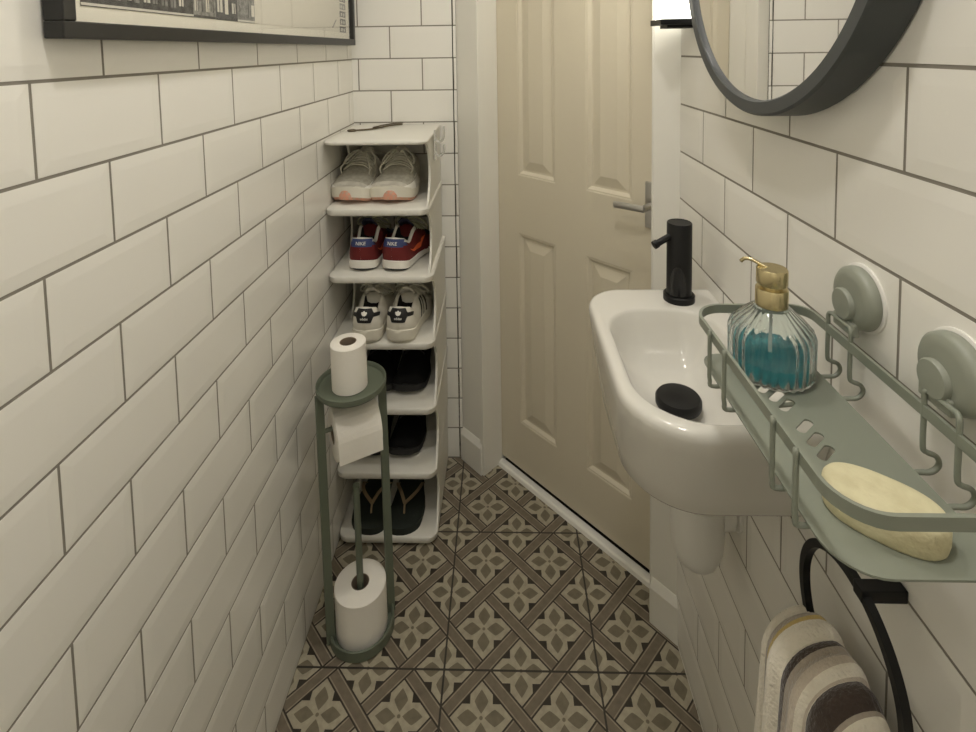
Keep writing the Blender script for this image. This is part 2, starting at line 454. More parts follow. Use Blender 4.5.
# ------------------------------------------------------------------ framed print on the left wall
FY0, FY1, FZ0, FZ1 = .5420, 1.6390, 1.3590, 1.86
XB, XF = xl(1.36)+.0035, -.4515
pic = thing('framed_print', 'black framed city street print hanging on the left tiled wall', 'picture', (XB, (FY0+FY1)/2, FZ0))
mb = MB(); B = .0185
for y0, y1, z0, z1 in ((FY0, FY1, FZ0, FZ0+B), (FY0, FY1, FZ1-B, FZ1), (FY0, FY0+B, FZ0+B, FZ1-B), (FY1-B, FY1, FZ0+B, FZ1-B)):
    mb.box((XB, y0, z0), (XF, y1, z1))
part(mb, 'picture_frame', M['frame'], pic, bevel=.0015)
mb = MB(); mb.box((XB+.002, FY0+.01, FZ0+.01), (XB+.008, FY1-.01, FZ1-.01)); XP = XB+.008; part(mb, 'mat_board', M['matboard'], pic)
mb = MB()
PZ = FZ0+B+.0185
def pr4(y0, y1, z0, z1, mi, e): mb.box((XP+.0002, y0, z0), (XP+.0002+e, y1, z1), mi)
PY0, PY1, PZ1 = .583, FY1-B-.028, FZ1-B-.03
pr4(PY0, PY1, PZ, PZ1, 0, .0003)
rnd = random.Random(3)
y = PY0
while y < .985:                                   # terrace of dark house fronts
    wd = rnd.uniform(.055, .10); y2 = min(y+wd, 1.0); top = PZ + rnd.uniform(.22, .30)
    pr4(y, y2, PZ, top, 1 if rnd.random() < .62 else 2, .0005)
    nwin = rnd.choice((3, 4)); ww = (y2-y)/(nwin*1.55)
    for fl in range(6):
        z0 = PZ + (.010 if fl == 0 else .006) + fl*.044
        for q in range(nwin):
            yy = y + (q+.22)*(y2-y)/nwin
            hh = rnd.uniform(.018, .030)
            if rnd.random() < .82: pr4(yy, yy+ww*rnd.uniform(.7, 1.1), z0+rnd.uniform(0, .004), z0+hh, rnd.choice((3, 3, 0, 2)), .0007)
            if rnd.random() < .6: pr4(yy+ww*.4, yy+ww*.55, z0, z0+hh, 1, .0009)
    for zz in (.004, .048, .092): pr4(y, y2, PZ+zz-.003, PZ+zz, 3 if rnd.random() < .4 else 1, .0008)
    y = y2
for k in range(14):
    z0 = PZ + k*.022; pr4(1.525 + rnd.uniform(0, .01), 1.585, z0, z0+.017, rnd.choice((1, 2, 1)), .0005)
    pr4(1.54, 1.552, z0+.003, z0+.012, 3, .0008); pr4(1.563, 1.573, z0+.003, z0+.012, 3, .0008)
mb.add([(XP+.0007, 1.455, PZ+.010), (XP+.0007, 1.47, PZ+.012), (XP+.0007, 1.50, PZ+.034), (XP+.0007, 1.492, PZ+.034)], [(0,1,2,3)], 2)
part(mb, 'print', [M['sky'], M['ink'], M['ink2'], M['inkw']], pic)
mb = MB(); mb.box((XF-.0075, FY0+B-.003, FZ0+B-.003), (XF-.0060, FY1-B+.003, FZ1-B+.003)); part(mb, 'picture_glass', M['glazing'], pic)

# ------------------------------------------------------------------ shoe rack
RY0, RY1 = 1.362, 1.672
tops = [1.1085, .9300, .7500, .5700, .3900, .2100, .0280]
rack = thing('shoe_rack', 'tall white plastic shoe rack with seven shelves in the corner', 'shoe rack', (-.335, 1.52, 0))
def rx0(z): return xl(z)+.004
RXR = [-.1985, -.1980, -.1905, -.1905, -.1905, -.1925, -.1955]
for i, z in enumerate(tops):
    x0 = xl(z)+.0015; x1 = RXR[i]
    mb = MB()
    P = lambda e: rrect(x0+e, x1-e, RY0+e, RY1, [.028, .028, .003, .003], 8)
    th = .010 if i == 0 else .018
    mb.loft([[(x, y, z-th) for x, y in P(.002)], [(x, y, z-th+.003) for x, y in P(0)], [(x, y, z-.003) for x, y in P(0)], [(x, y, z) for x, y in P(.003)]])
    part(mb, 'shelf', M['rackp'], rack, smooth=50)
for i in range(6):                                # waisted side panels of each tier
    z1, z0 = tops[i]-(.010 if i == 0 else .018), tops[i+1]
    for sd in (0, 1):
        xa = (rx0(z0)+.016 if sd == 0 else RXR[i]-.0085); xb_2 = xa+.006
        pts = [(RY1-.002, z0), (RY1-.002, z1)]
        nn = 12
        for k in range(nn+1):
            t = k/nn; f = math.sin(PI*t)**.6 if 0 < t < 1 else 0
            pts.append((RY0 + (.125 if sd == 0 else .016) + (.045 if sd == 0 else .060)*f, z1 + (z0-z1)*t))
        mb = MB(); mb.loft([[(xa, y, z) for y, z in pts], [(xb_2, y, z) for y, z in pts]])
        part(mb, 'side_panel', M['rackp'], rack)

HX, HY, HZ0 = -.1965, 1.500, .045
hook = thing('adhesive_hook', 'clear plastic double hook stuck on the side of the white shoe rack', 'hook', (HX, HY, 1.02+HZ0))
mb = MB()
mb.loft([[(HX+e, y, z) for y, z in rrect(HY-.016, HY+.016, .985+HZ0, 1.070+HZ0, .008, 4)] for e in (0, .003)]); part(mb, 'hook_plate', M['clear'], hook)
for (z0, zz) in ((1.045, 1.082), (1.005, 1.030)):
    mb = MB(); mb.tube(catmull([(HX+.003, HY, z0+HZ0), (HX+.014, HY-.003, z0-.008+HZ0), (HX+.026, HY-.006, z0+.004+HZ0), (HX+.028, HY-.008, zz+HZ0)], 6), .0034, 8); part(mb, 'hook_arm', M['clear'], hook, smooth='all')

tw = thing('tweezers', 'thin dark metal tweezers lying on top of the white shoe rack', 'tweezers', (-.39, 1.58, tops[0]))
mb = MB(); zt = tops[0]+.0035
mb.sweep(catmull([(-.432, 1.536, zt), (-.40, 1.548, zt), (-.375, 1.570, zt+.001), (-.345, 1.615, zt+.002), (-.318, 1.655, zt)], 6), [(-.003,-.002),(.003,-.002),(.003,.002),(-.003,.002)])
part(mb, 'tweezer_arm', M['bronze'], tw)
mb = MB(); mb.sweep(catmull([(-.385, 1.560, zt+.004), (-.365, 1.592, zt+.006), (-.338, 1.628, zt+.006), (-.316, 1.657, zt+.004)], 6), [(-.0025,-.0015),(.0025,-.0015),(.0025,.0015),(-.0025,.0015)])
part(mb, 'tweezer_arm', M['bronze'], tw)
mb = MB(); mb.tube([(-.440+.011*math.cos(a), 1.532+.011*math.sin(a), zt) for a in [2*PI*k/20 for k in range(20)]], .003, 8, True)
part(mb, 'tweezer_ring', M['bronze'], tw, smooth='all')

# ------------------------------------------------------------------ shoes
class Shoe:
    """local frame: heel back at y=0, toe at y=L, x to the outer (lateral) side when side=+1"""
    def __init__(s, L=.245, W=.094, heel=.085, throat=.088, ankle=.066, toe=.040, sole=.022, side=1, spring=.012, fat=1.0):
        s.L, s.W, s.heel, s.throat, s.ankle, s.toe, s.sole, s.side, s.spring, s.fat = L, W, heel, throat, ankle, toe, sole, side, spring, fat
    HB = .14
    def hw(s, t):
        k = s.W/2
        if t < s.HB: return k*.74*math.sqrt(max(0, 1-(1-t/s.HB)**2)) + .00004
        if t > .86:
            q = (t-.86)/.14; return k*.97*math.sqrt(max(0, 1-q**2.2)) + .0006
        return k*interp([(.14, .74), (.3, .76), (.45, .82), (.62, .97), (.74, 1.0), (.86, .97)], t)
    def cx(s, t): return s.side*interp([(0, 0), (.3, .001), (.6, .005), (.8, .001), (1, -.008)], t)
    def base(s, t): return s.spring*max(0, (t-.72)/.28)**2 + .004*max(0, (.08-t)/.08)
    def ridge(s, t): return interp([(0, s.heel), (.08, s.heel-.003), (.24, s.ankle), (.40, s.throat), (.47, s.throat-.002), (.62, s.throat*.78+.004), (.76, s.toe*1.25), (.90, s.toe*1.06), (1.0, s.toe*.72)], t)
    def openf(s, t): return smoothstep(.06, .10, t)*(1-smoothstep(.41, .47, t))
    def solez(s, t): return s.base(t) + s.sole + .006*max(0, (.25-t)/.25)
    def sidept(s, t, v, sg):
        """v 0 at sole .. 1 at rim on one side"""
        w = s.hw(t); zb = s.solez(t)-.002; zr = max(s.ridge(t), zb+.008); o = s.openf(t)
        heelin = 1-smoothstep(0, .12, t)
        prof_o = 1.02 + .10*math.sin(PI*min(1, v*1.15))*s.fat*.6 - .36*v**2.2
        prof_c = math.cos(v*1.15)**.75*1.06
        pf = prof_o*o + prof_c*(1-o)
        if t < .1: pf = 1.0 + .05*math.sin(PI*v) - .22*v**3
        zz = zb + (zr-zb)*(v if o > .5 or t < .1 else (math.sin(v*1.15)/1.0))
        y = t*s.L
        if t < .12: y += heelin*(.006*math.sin(PI*v*.9)*-1 + .010*v**2)
        return Vector((s.cx(t) + sg*w*pf, y, zz))
    def upper(s, matf, lining_i):
        ts = [0, .006, .02, .04, .065, .085, .11, .14, .18, .22, .27, .32, .37, .41, .44, .47, .52, .57, .62, .67, .72, .77, .82, .86, .89, .92, .945, .965, .98, .99, .997]
        NV = 7; rings = []
        for t in ts:
            L_ = [s.sidept(t, k/NV, -1) for k in range(NV+1)]; R_ = [s.sidept(t, k/NV, 1) for k in range(NV+1)]
            a, b = L_[-1], R_[-1]; o = s.openf(t); zr = (a.z+b.z)/2; zi = s.solez(t)+.004
            mid = []
            for q, dep in ((.10, .12), (.16, .8), (.35, 1), (.5, 1), (.65, 1), (.84, .8), (.90, .12)):
                p = a.lerp(b, q); crown = math.sin(PI*q)
                zc = zr + (.10*(zr-s.solez(t)) if t > .42 else .002)*crown
                p.z = zc*(1-o*dep) + zi*(o*dep); p.y += 0
                mid.append(p)
            rings.append(L_ + mid + R_[::-1])
        n = len(rings[0])
        def mf(i, j):
            t = (ts[i]+ts[min(i+1, len(ts)-1)])/2
            if NV < j < n-NV-2 and s.openf(t) > .5: return lining_i
            if j <= NV: return matf(t, (j+.5)/NV, -1)
            if j >= n-NV-1: return matf(t, (n-1-j-.5)/NV, 1)
            return matf(t, 1.1, 0)
        mb = MB(); mb.loft(rings, False, False, False, 0, mf)
        return mb
    def solemesh(s, matf=None, grow=.003, zlow=0.0):
        ts = [0, .005, .015, .03, .06, .1, .14, .2, .3, .4, .5, .6, .7, .8, .86, .9, .93, .955, .975, .99, .999]
        lv = [(0, -.004, 0), (.25, 0, 0), (.25, grow*.6, 0), (.7, grow, 0), (1.02, grow*.9, 1), (1.12, grow*.1-.002, 1)]
        rings = []
        for f, g, _ in lv:
            ring = []
            def pt(t, sg):
                w = s.hw(t)+g; zb = s.base(t); zt = s.solez(t)
                y = t*s.L + (g if t > .5 else -g)*abs(2*t-1)**2
                return (s.cx(t)+sg*w, y, zb + (zt-zb)*f)
            ring = [pt(t, 1) for t in ts] + [pt(t, -1) for t in reversed(ts)]
            rings.append(ring)
        mb = MB(); mb.loft(rings, True, True, True, 0, matf); return mb
    def decal(s, pts, sg, off=.0009):
        """pts: rows of (t, v) quads on the side surface"""
        out = []
        for t, v in pts:
            p = s.sidept(t, v, sg); e = .01
            du = s.sidept(min(t+e, 1), v, sg)-s.sidept(max(t-e, 0), v, sg); dv = s.sidept(t, min(v+e, 1), sg)-s.sidept(t, max(v-e, 0), sg)
            n = du.cross(dv); n.normalize()
            if n.x*sg < 0: n = -n
            out.append(p+n*off)
        return out
    def heelpt(s, x, v, off=.0012):
        """a point on the back of the heel at lateral x and height fraction v"""
        k = s.W/2*.74
        pf = 1.0+.05*math.sin(PI*v)-.22*v**3
        q = min(.995, abs(x)/(k*pf)); t = s.HB*(1-math.sqrt(max(0, 1-q*q)))
        p = s.sidept(t, v, 1 if x >= 0 else -1); p.x = x
        p.y -= off; return p
    def heelpatch(s, outline, mi=0, off=.0012, nx=14):
        """outline: function x-> (v0, v1) over [-h, h]"""
        h, fn = outline; mb = MB(); rows = []
        for i in range(nx+1):
            x = -h+2*h*i/nx; v0, v1 = fn(x)
            rows.append([s.heelpt(x, v0+(v1-v0)*k/5, off) for k in range(6)])
        mb.loft(rows, False, False, False, mi); return mb

def place(root, x, y, z, rot, toe_front):
    """heel reference at (x,y); toe_front: toe points to the camera"""
    root.location = (x, y, z); root.rotation_euler = (0, 0, rot + (PI if toe_front else 0))
def shoe_thing(name, label, group):
    return tag(bpy.data.objects.new(name, None), label, 'shoe', group)
def link(o): COL.objects.link(o); o.empty_display_size = .02; return o

def lacing(s, root, m, bows=True, n=5, r=.0021, seed=1):
    rd = random.Random(seed)
    mb = MB()
    for k in range(n):
        t = .47+.045*k
        a, b = s.sidept(t, .80, -1), s.sidept(t+.012, .80, 1); c = (a+b)/2; c.z = s.ridge(t)+.008
        a.z += .003; b.z += .003
        mb.tube(catmull([a, a.lerp(c, .5)+Vector((0, 0, .005)), c, b.lerp(c, .5)+Vector((0, 0, .005)), b], 4), r, 6)
    if bows:
        t = .46; c = s.sidept(t, .9, 1).lerp(s.sidept(t, .9, -1), .5); c.z = s.ridge(t)+.010
        for sg in (-1, 1):
            mb.tube(catmull([c, c+Vector((sg*.018, .006, .010)), c+Vector((sg*.040, .020, -.004)), c+Vector((sg*.046, .036, -.022)), c+Vector((sg*.034, .030, -.020)), c+Vector((sg*.014, .010, .002)), c], 5), r, 6)
            mb.tube(catmull([c, c+Vector((sg*.012, .018, .010)), c+Vector((sg*.028, .042, -.006)), c+Vector((sg*(.040+rd.uniform(0, .006)), .058, -.030)), c+Vector((sg*.040, .066, -.046))], 5), r, 6)
    return mb.build('laces', m, root, smooth='all')
def tongue(s, root, m, h=.018):
    a, b = s.sidept(.46, 1, -1), s.sidept(.46, 1, 1); rows = []
    for t, up, k in ((.55, -.004, .75), (.48, .004, .85), (.43, .010, .95), (.395, h, .95), (.375, h+.006, .8)):
        c = s.sidept(max(t, .47), 1, -1).lerp(s.sidept(max(t, .47), 1, 1), .5); w = (b-a).length*.5*k
        rows.append([Vector((c.x-w, t*s.L, s.throat+up-.004-.006)), Vector((c.x-w*.5, t*s.L, s.throat+up)), Vector((c.x+w*.5, t*s.L, s.throat+up)), Vector((c.x+w, t*s.L, s.throat+up-.010))])
    mb = MB(); mb.loft(rows, False, False, False)
    o = mb.build('tongue', m, root, smooth='all'); sd = o.modifiers.new('Solidify', 'SOLIDIFY'); sd.thickness = .005
    return o

def running_shoe(label, side, x, y, rot, seed):
    r = link(shoe_thing('running_shoe', label, 'white running shoes on the top shelf'))
    s = Shoe(L=.252, W=.114, heel=.096, throat=.106, ankle=.076, toe=.060, sole=.034, side=side, spring=.014, fat=1.4)
    s.upper(lambda t, v, sg: (1 if (t > .78 and v < .45) or t < .12 and v < .6 else 3 if .58 < t < .93 and v > .40 else 0), 2).build('upper', [M['wfab'], M['white'], M['wlining'], M['gfab']], r, smooth='all')
    o = s.solemesh(lambda i, j: 1 if i == 0 else 0).build('sole', [M['wsole'], M['pink']], r, smooth=50)
    mb = MB(); rows = []
    for k in range(9):                                 # coral bumper that rides up over the toe
        q = -1+2*k/8; xx = s.cx(.95)+side*.006+q*.025
        yy = s.L*(.998-.055*q*q*abs(q))+.0045
        rows.append([(xx, yy, s.base(1)+.001), (xx, yy+.002, s.base(1)+.012), (xx, yy-.001, s.base(1)+.026-.010*q*q), (xx, yy-.008, s.base(1)+.034-.014*q*q)])
    mb.loft(rows, False, False, False); mb.build('toe_bumper', M['pink'], r, smooth='all')['label'] = 'coral pink toe bumper'
    for sg in (-1, 1):
        for a, b in ((.55, .70), (.34, .46)):
            mb = MB(); mb.loft([s.decal([(a+(b-a)*k/4, .12), (a+(b-a)*k/4+.02, .55)], sg) for k in range(5)], False, False, False)
            mb.build('overlay', M['wsole'], r, smooth='all')
    tongue(s, r, M['wfab'], .020); lacing(s, r, M['lace'], True, 5, .0024, seed)
    place(r, x, y, tops[1], rot, True); return r
running_shoe('white running shoe on the top tier of the rack, beside the left tiled wall', 1, -.3870, 1.650, -.15, 1)
running_shoe('white running shoe on the top tier, the one beside the rack side panel', -1, -.302, 1.652, -.02, 2)

def red_trainer(label, side, x, y, rot, seed):
    r = link(shoe_thing('red_trainer', label, 'red trainers on the second tier'))
    s = Shoe(L=.240, W=.101, heel=.090, throat=.098, ankle=.068, toe=.048, sole=.021, side=side, spring=.010)
    def mf(t, v, sg):
        if v > .86 and t < .45: return 4
        if t < .13 and v > .66: return 1
        if t > .60 and v > .55: return 2
        return 0
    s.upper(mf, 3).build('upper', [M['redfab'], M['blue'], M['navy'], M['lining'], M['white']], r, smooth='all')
    s.solemesh(lambda i, j: 1 if i == 0 else 0).build('sole', [M['white'], M['blackrub']], r, smooth=50)
    mb = s.heelpatch((.028, lambda q: (.66, .98)), off=.0015); o = mb.build('heel_tab', M['blue'], r, smooth='all'); o['label'] = 'blue heel tab'
    for sg in (-1, 1):
        rows = []; mb = MB()
        for k in range(13):
            q = k/12; t = .16+.40*q
            c = .74-.50*math.sin(PI*min(1, q*.86+.02))**.9 if q > 0 else .70
            c = .20 + .62*abs(q-.62)**1.3*(1.9 if q > .62 else 1.0); th = .20*math.sin(PI*(.06+.94*q)**1.2)**.9 if q < 1 else .01
            rows.append(s.decal([(t, min(.98, c)), (t, min(.99, c+max(.015, th)))], sg))
        mb.loft(rows, False, False, False)
        mb.build('swoosh', M['orange'], r, smooth='all')['label'] = 'orange curved tick'
    mbt = text_mesh('NIKE', .0125); mb = MB()
    vs = []
    for vx in mbt.v:
        p = s.heelpt(vx[0], .80, .0022); q2 = s.heelpt(vx[0], min(.99, .80+.05), .0022)
        up = (q2-p).normalized(); vs.append(p + up*vx[1]*1.0 + Vector((0, -vx[2], 0)))
    mb.add(vs, mbt.f); mb.build('heel_lettering', M['white'], r)['label'] = 'white lettering'
    tongue(s, r, M['navy'], .016); lacing(s, r, M['greenlace'], True, 5, .0022, seed)
    place(r, x, y, tops[2], rot, False); return r
red_trainer('red trainer with a blue heel tab, the one closer to the left tiled wall', -1, -.387, 1.392, -.03, 3)
red_trainer('red trainer with its orange tick in full view, closer to the rack side panel', 1, -.302, 1.390, -.17, 4)

def white_sneaker(label, side, x, y, rot, seed):
    r = link(shoe_thing('white_sneaker', label, 'white sneakers on the third tier'))
    s = Shoe(L=.240, W=.102, heel=.096, throat=.094, ankle=.072, toe=.044, sole=.029, side=side, spring=.006)
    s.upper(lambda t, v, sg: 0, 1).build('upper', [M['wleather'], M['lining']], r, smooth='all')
    s.solemesh().build('sole', [M['wsole']], r, smooth=50)
    def tab(q):
        a = abs(q); f = 1-smoothstep(.017, .024, a)
        return (.66-.24*f, .82+.17*f)
    o = s.heelpatch((.0355, tab), off=.0012, nx=36).build('heel_tab', M['blackl'], r, smooth='all'); o['label'] = 'black heel tab'
    mb = MB()                                           # three-leaf emblem with its word below
    for ang, ln in ((0, .0125), (.62, .0115), (-.62, .0115)):
        pl = []
        for k in range(14):
            a = 2*PI*k/14; lx, ly = .0034*math.sin(a), .5*ln*(1-math.cos(a))
            X_, Y_ = lx*math.cos(ang)+ly*math.sin(ang), -lx*math.sin(ang)+ly*math.cos(ang)
            p = s.heelpt(X_, .755, .0022); p2 = s.heelpt(X_, .80, .0022); pl.append(p+(p2-p).normalized()*(Y_-.002))
        mb.add(pl, [list(range(14))])
    for k in range(2):
        pl = []
        for xx, zz in ((-.008, 0), (.008, 0), (.008, .0009), (-.008, .0009)):
            p = s.heelpt(xx, .755, .0025); p2 = s.heelpt(xx, .80, .0025); pl.append(p+(p2-p).normalized()*(zz+.0003+k*.0018))
        mb.add(pl, [(0,1,2,3)], 1)
    mb.build('emblem', [M['white'], M['blackl']], r)['label'] = 'white three-leaf emblem'
    mbt = text_mesh('adidas', .0082); mb = MB(); vs = []
    for vx in mbt.v:
        p = s.heelpt(vx[0], .60, .0022); q2 = s.heelpt(vx[0], .65, .0022); up = (q2-p).normalized(); vs.append(p+up*vx[1]+Vector((0, -vx[2], 0)))
    mb.add(vs, mbt.f); mb.build('heel_lettering', M['white'], r)['label'] = 'white lettering'
    mb = MB()
    for k in range(3):
        t0 = .34+.075*k
        mb.loft([s.decal([(t0+.05*q/5, .12+.72*q/5), (t0+.05*q/5+.030, .12+.72*q/5)], side) for q in range(6)], False, False, False)
    mb.build('side_stripes', M['blackl'], r, smooth='all')['label'] = 'three black side stripes'
    mb = s.heelpatch((.004, lambda q: (.02, .42)), off=.0010, nx=3); mb.build('heel_seam', M['wsole'], r, smooth='all')
    tongue(s, r, M['wleather'], .016); lacing(s, r, M['lace'], True, 5, .0022, seed)
    place(r, x, y, tops[3], rot, False); return r
white_sneaker('white sneaker with a black heel tab, standing directly behind the upright toilet roll', -1, -.372, 1.353, -.02, 5)
white_sneaker('white sneaker with a black heel tab, farther from the green roll stand', 1, -.2830, 1.355, -.05, 6)

def black_shoe(name, label, group, side, x, y, z, rot, high, seed):
    r = link(shoe_thing(name, label, group))
    s = Shoe(L=.245, W=.088, heel=.10 if high else .08, throat=.105 if high else .085, ankle=.09 if high else .06, toe=.050, sole=.022, side=side)
    s.upper(lambda t, v, sg: 0, 1).build('upper', [M['blacksuede'], M['lining']], r, smooth='all')
    s.solemesh().build('sole', [M['blackrub']], r, smooth=50)
    tongue(s, r, M['blacksuede'], .012); lacing(s, r, M['blackl'], False, 5, .0020, seed)
    place(r, x, y, z, rot, True)
black_shoe('black_shoe', 'black suede ankle shoe on the fourth tier, partly behind the green stand', 'black ankle shoes on the fourth tier', 1, -.362, 1.655, tops[4], .0, True, 7)
black_shoe('black_shoe', 'black suede ankle shoe on the fourth tier, clear of the green stand', 'black ankle shoes on the fourth tier', -1, -.272, 1.655, tops[4], .0, True, 8)
black_shoe('black_shoe', 'low black shoe on the fifth tier, its toe showing below the hanging roll', 'low black shoes on the fifth tier', 1, -.384, 1.650, tops[5], .0, False, 9)
black_shoe('black_shoe', 'low black shoe on the fifth tier, to the open side of the hanging roll', 'low black shoes on the fifth tier', -1, -.288, 1.650, tops[5], .0, False, 10)

def flip_flop(label, side, x, y, rot):
    r = link(tag(bpy.data.objects.new('flip_flop', None), label, 'flip-flop', 'flip-flops on the bottom shelf'))
    s = Shoe(L=.245, W=.098, side=side, spring=0)
    ts = [0, .01, .03, .06, .1, .16, .25, .35, .45, .55, .65, .75, .83, .88, .92, .95, .975, .99, .998]
    P = [(s.cx(t)+s.hw(t), t*s.L) for t in ts] + [(s.cx(t)-s.hw(t), t*s.L) for t in reversed(ts)]
    mb = MB(); mb.loft([[(a*.97, b, 0) for a, b in P], [(a, b, .004) for a, b in P], [(a, b, .015) for a, b in P], [(a*.96, b, .018) for a, b in P]]); mb.build('sole', M['flip'], r, smooth=50)
    mb = MB(); t0 = Vector((s.cx(.8)-side*.004, .80*s.L-.002, .016)); prof = [(-.0045, -.0012), (.0045, -.0012), (.0045, .0012), (-.0045, .0012)]
    mb.tube([t0, t0+Vector((0, -.006, .012)), t0+Vector((0, -.014, .019))], .0028, 8)
    a = t0+Vector((0, -.014, .019))
    for sg in (-1, 1):
        mb.sweep(catmull([a, Vector((s.cx(.6)+sg*.022, .62*s.L, .045)), Vector((s.cx(.45)+sg*.036, .46*s.L, .036)), Vector((s.cx(.36)+sg*s.hw(.36)*.95, .34*s.L, .014))], 6), prof)
    mb.build('strap', M['tan'], r, smooth=40)['label'] = 'tan rubber strap'
    r.location = (x, y, tops[6]); r.rotation_euler = (0, 0, PI+rot); return r
flip_flop('dark green flip-flop with a tan strap, behind the pole of the green stand', 1, -.386, 1.612, -.02)
flip_flop('dark green flip-flop with a tan strap, clear of the pole of the green stand', -1, -.296, 1.612, .03)

# ------------------------------------------------------------------ toilet roll stand
SX, SY = -.3440, 1.1580
phi = math.radians(30); AX = Vector((math.cos(phi), math.sin(phi), 0)); AN = Vector((-math.sin(phi), math.cos(phi), 0))
S0 = Vector((SX, SY, 0))
st = thing('toilet_roll_stand', 'tall sage green metal toilet roll stand on the patterned floor', 'toilet roll stand', (SX, SY, 0))
mb = MB(); mb.lathe([(0, 0), (.072, 0), (.074, .002), (.074, .024), (.0715, .026), (.0690, .024), (.0690, .006), (0, .006)], (SX, SY, 0), n=64); part(mb, 'base', M['deepsage'], st, smooth=35)
PZT = .583
mb = MB(); mb.lathe([(0, PZT), (.073, PZT), (.0775, PZT+.006), (.0775, PZT+.016), (.0755, PZT+.017), (.0735, PZT+.015), (.0720, PZT+.007), (0, PZT+.007)], (SX, SY, 0), n=64); part(mb, 'top_tray', M['deepsage'], st, smooth=35)
for sg in (-1, 1):
    mb = MB(); c = S0+AX*sg*.0705
    p = [c+AN*q+AX*w for q, w in ((-.005, -.010), (.005, -.010), (.005, .008), (-.005, .008))]
    mb.loft([[(v.x, v.y, z) for v in p] for z in (.006, PZT+.003)]); part(mb, 'leg', M['deepsage'], st, bevel=.001)
mb = MB(); mb.tube([S0+Vector((0, 0, .004)), S0+Vector((0, 0, .350))], .0075, 16); part(mb, 'pole', M['deepsage'], st, smooth=40)
HZ = .5020
mb = MB(); mb.tube([S0-AX*.0705+Vector((0, 0, HZ)), S0+AX*.055+Vector((0, 0, HZ))], .005, 12); part(mb, 'roll_arm', M['deepsage'], st, smooth=40)

LEAN = Matrix.Translation((SX, SY, .001)) @ Matrix.Rotation(-.013, 4, 'Y') @ Matrix.Translation((-SX, -SY, 0))   # it stands a touch out of true
st.matrix_world = LEAN @ Matrix.Translation((SX, SY, 0))
def roll(name, label, R0, r0, Lh, xf, tail=None, core_dark=True):
    o = thing(name, label, 'toilet roll', (0, 0, 0), 'toilet rolls on the green stand')
    o.matrix_world = LEAN @ xf
    mb = MB()
    mb.lathe([(r0, 0), (R0-.003, 0), (R0, .002), (R0, Lh-.002), (R0-.003, Lh), (r0, Lh), (r0, 0)], n=56)
    if tail: tail(mb)
    mb.build('paper', M['paper'], o, smooth=35)
    mb = MB(); mb.lathe([(r0, .0005), (r0, Lh-.0005), (r0-.0015, Lh-.0005), (r0-.0015, .0005), (r0, .0005)], n=32); mb.build('cardboard_core', M['card'], o, smooth=35)
    return o
roll('toilet_roll', 'part-used toilet roll standing on top of the green stand', .0390, .0185, .104, Matrix.Translation((SX-.001, SY-.008, PZT+.0072)))
roll('toilet_roll', 'fat spare toilet roll at the foot of the green stand', .0585, .0205, .108, Matrix.Translation((SX, SY, .0062)))
# the hanging roll: its axis lies along the arm
R3 = Matrix(((AN.x, 0, AX.x, 0), (AN.y, 0, AX.y, 0), (0, 1, 0, 0), (0, 0, 0, 1)))
ctr = S0 - AX*.047 + Vector((0, 0, HZ-.0145))
def tail(mb):
    # sheet coming over the front (towards -AN) and hanging down
    pts = []
    Rr = .0550
    for k in range(9):
        a = PI/2 + (PI/2)*k/8; pts.append((Rr*math.cos(a), Rr*math.sin(a)))
    for k in range(1, 3): pts.append((-Rr - .0015*math.sin(k), -.018*k))
    for k in range(len(pts)-1):
        (a0, b0), (a1, b1) = pts[k], pts[k+1]
        mb.add([(a0, b0, .002), (a1, b1, .002), (a1, b1, .098), (a0, b0, .098), (a0*.985, b0, .002), (a1*.985, b1, .002), (a1*.985, b1, .098), (a0*.985, b0, .098)],
               [(0,1,2,3),(4,7,6,5),(0,4,5,1),(3,2,6,7)])
T3 = Matrix.Translation(ctr) @ R3
roll('toilet_roll', 'toilet roll hanging sideways on the arm of the green stand with its sheet down', .0540, .0200, .100, T3, tail)

# ------------------------------------------------------------------ wash basin
BX0, BX1, BY0, BY1, BZ = .1460, XR-.0015, .6010, .9850, .8914
basin = thing('wash_basin', 'small white ceramic wash basin fixed to the right tiled wall', 'basin', (.26, .79, .742))
def outl(e, top=True, dx=0, dy0=0, dy1=0):
    return rrect(BX0+e+dx, BX1, BY0+e+dy0, BY1-e-dy1, [max(.02, .098-e), .004, .004, max(.02, .066-e)], 14)
def bowl(e, dz):
    return rrect(BX0+.0190+e, BX1-.030-e, BY0+.0185+e*1.15, BY1-.080-e, [max(.02, .092-e), max(.015, .07-e), max(.015, .06-e), max(.015, .07-e)], 14)
rings = []
for z, e, d0, d1, dx in ((.7420, .010, .050, .055, .015), (.7440, .004, .050, .055, .015), (.7500, 0, .049, .053, .0145), (.78, 0, .038, .041, .0105), (.82, 0, .0215, .024, .0055), (.855, 0, .0085, .010, .002), (.878, 0, 0, 0, 0)):
    rings.append([(x, y, z) for x, y in outl(e, dx=dx, dy0=d0, dy1=d1)])
for z, e in ((.884, .0006), (.888, .0022), (.8905, .0050), (BZ, .0085), (BZ, .012)):
    rings.append([(x, y, z) for x, y in outl(e)])
for z, e in ((BZ, -.003), (BZ-.001, .000), (BZ-.005, .003), (BZ-.020, .008), (BZ-.045, .017), (BZ-.066, .030), (BZ-.078, .046), (BZ-.0825, .060), (BZ-.0840, .068)):
    rings.append([(x, y, z) for x, y in bowl(e, z)])
mb = MB(); mb.loft(rings); part(mb, 'basin_body', M['ceramic'], basin, smooth=60)
PLX, PLY, PLZ = .2500, .7600, .8100
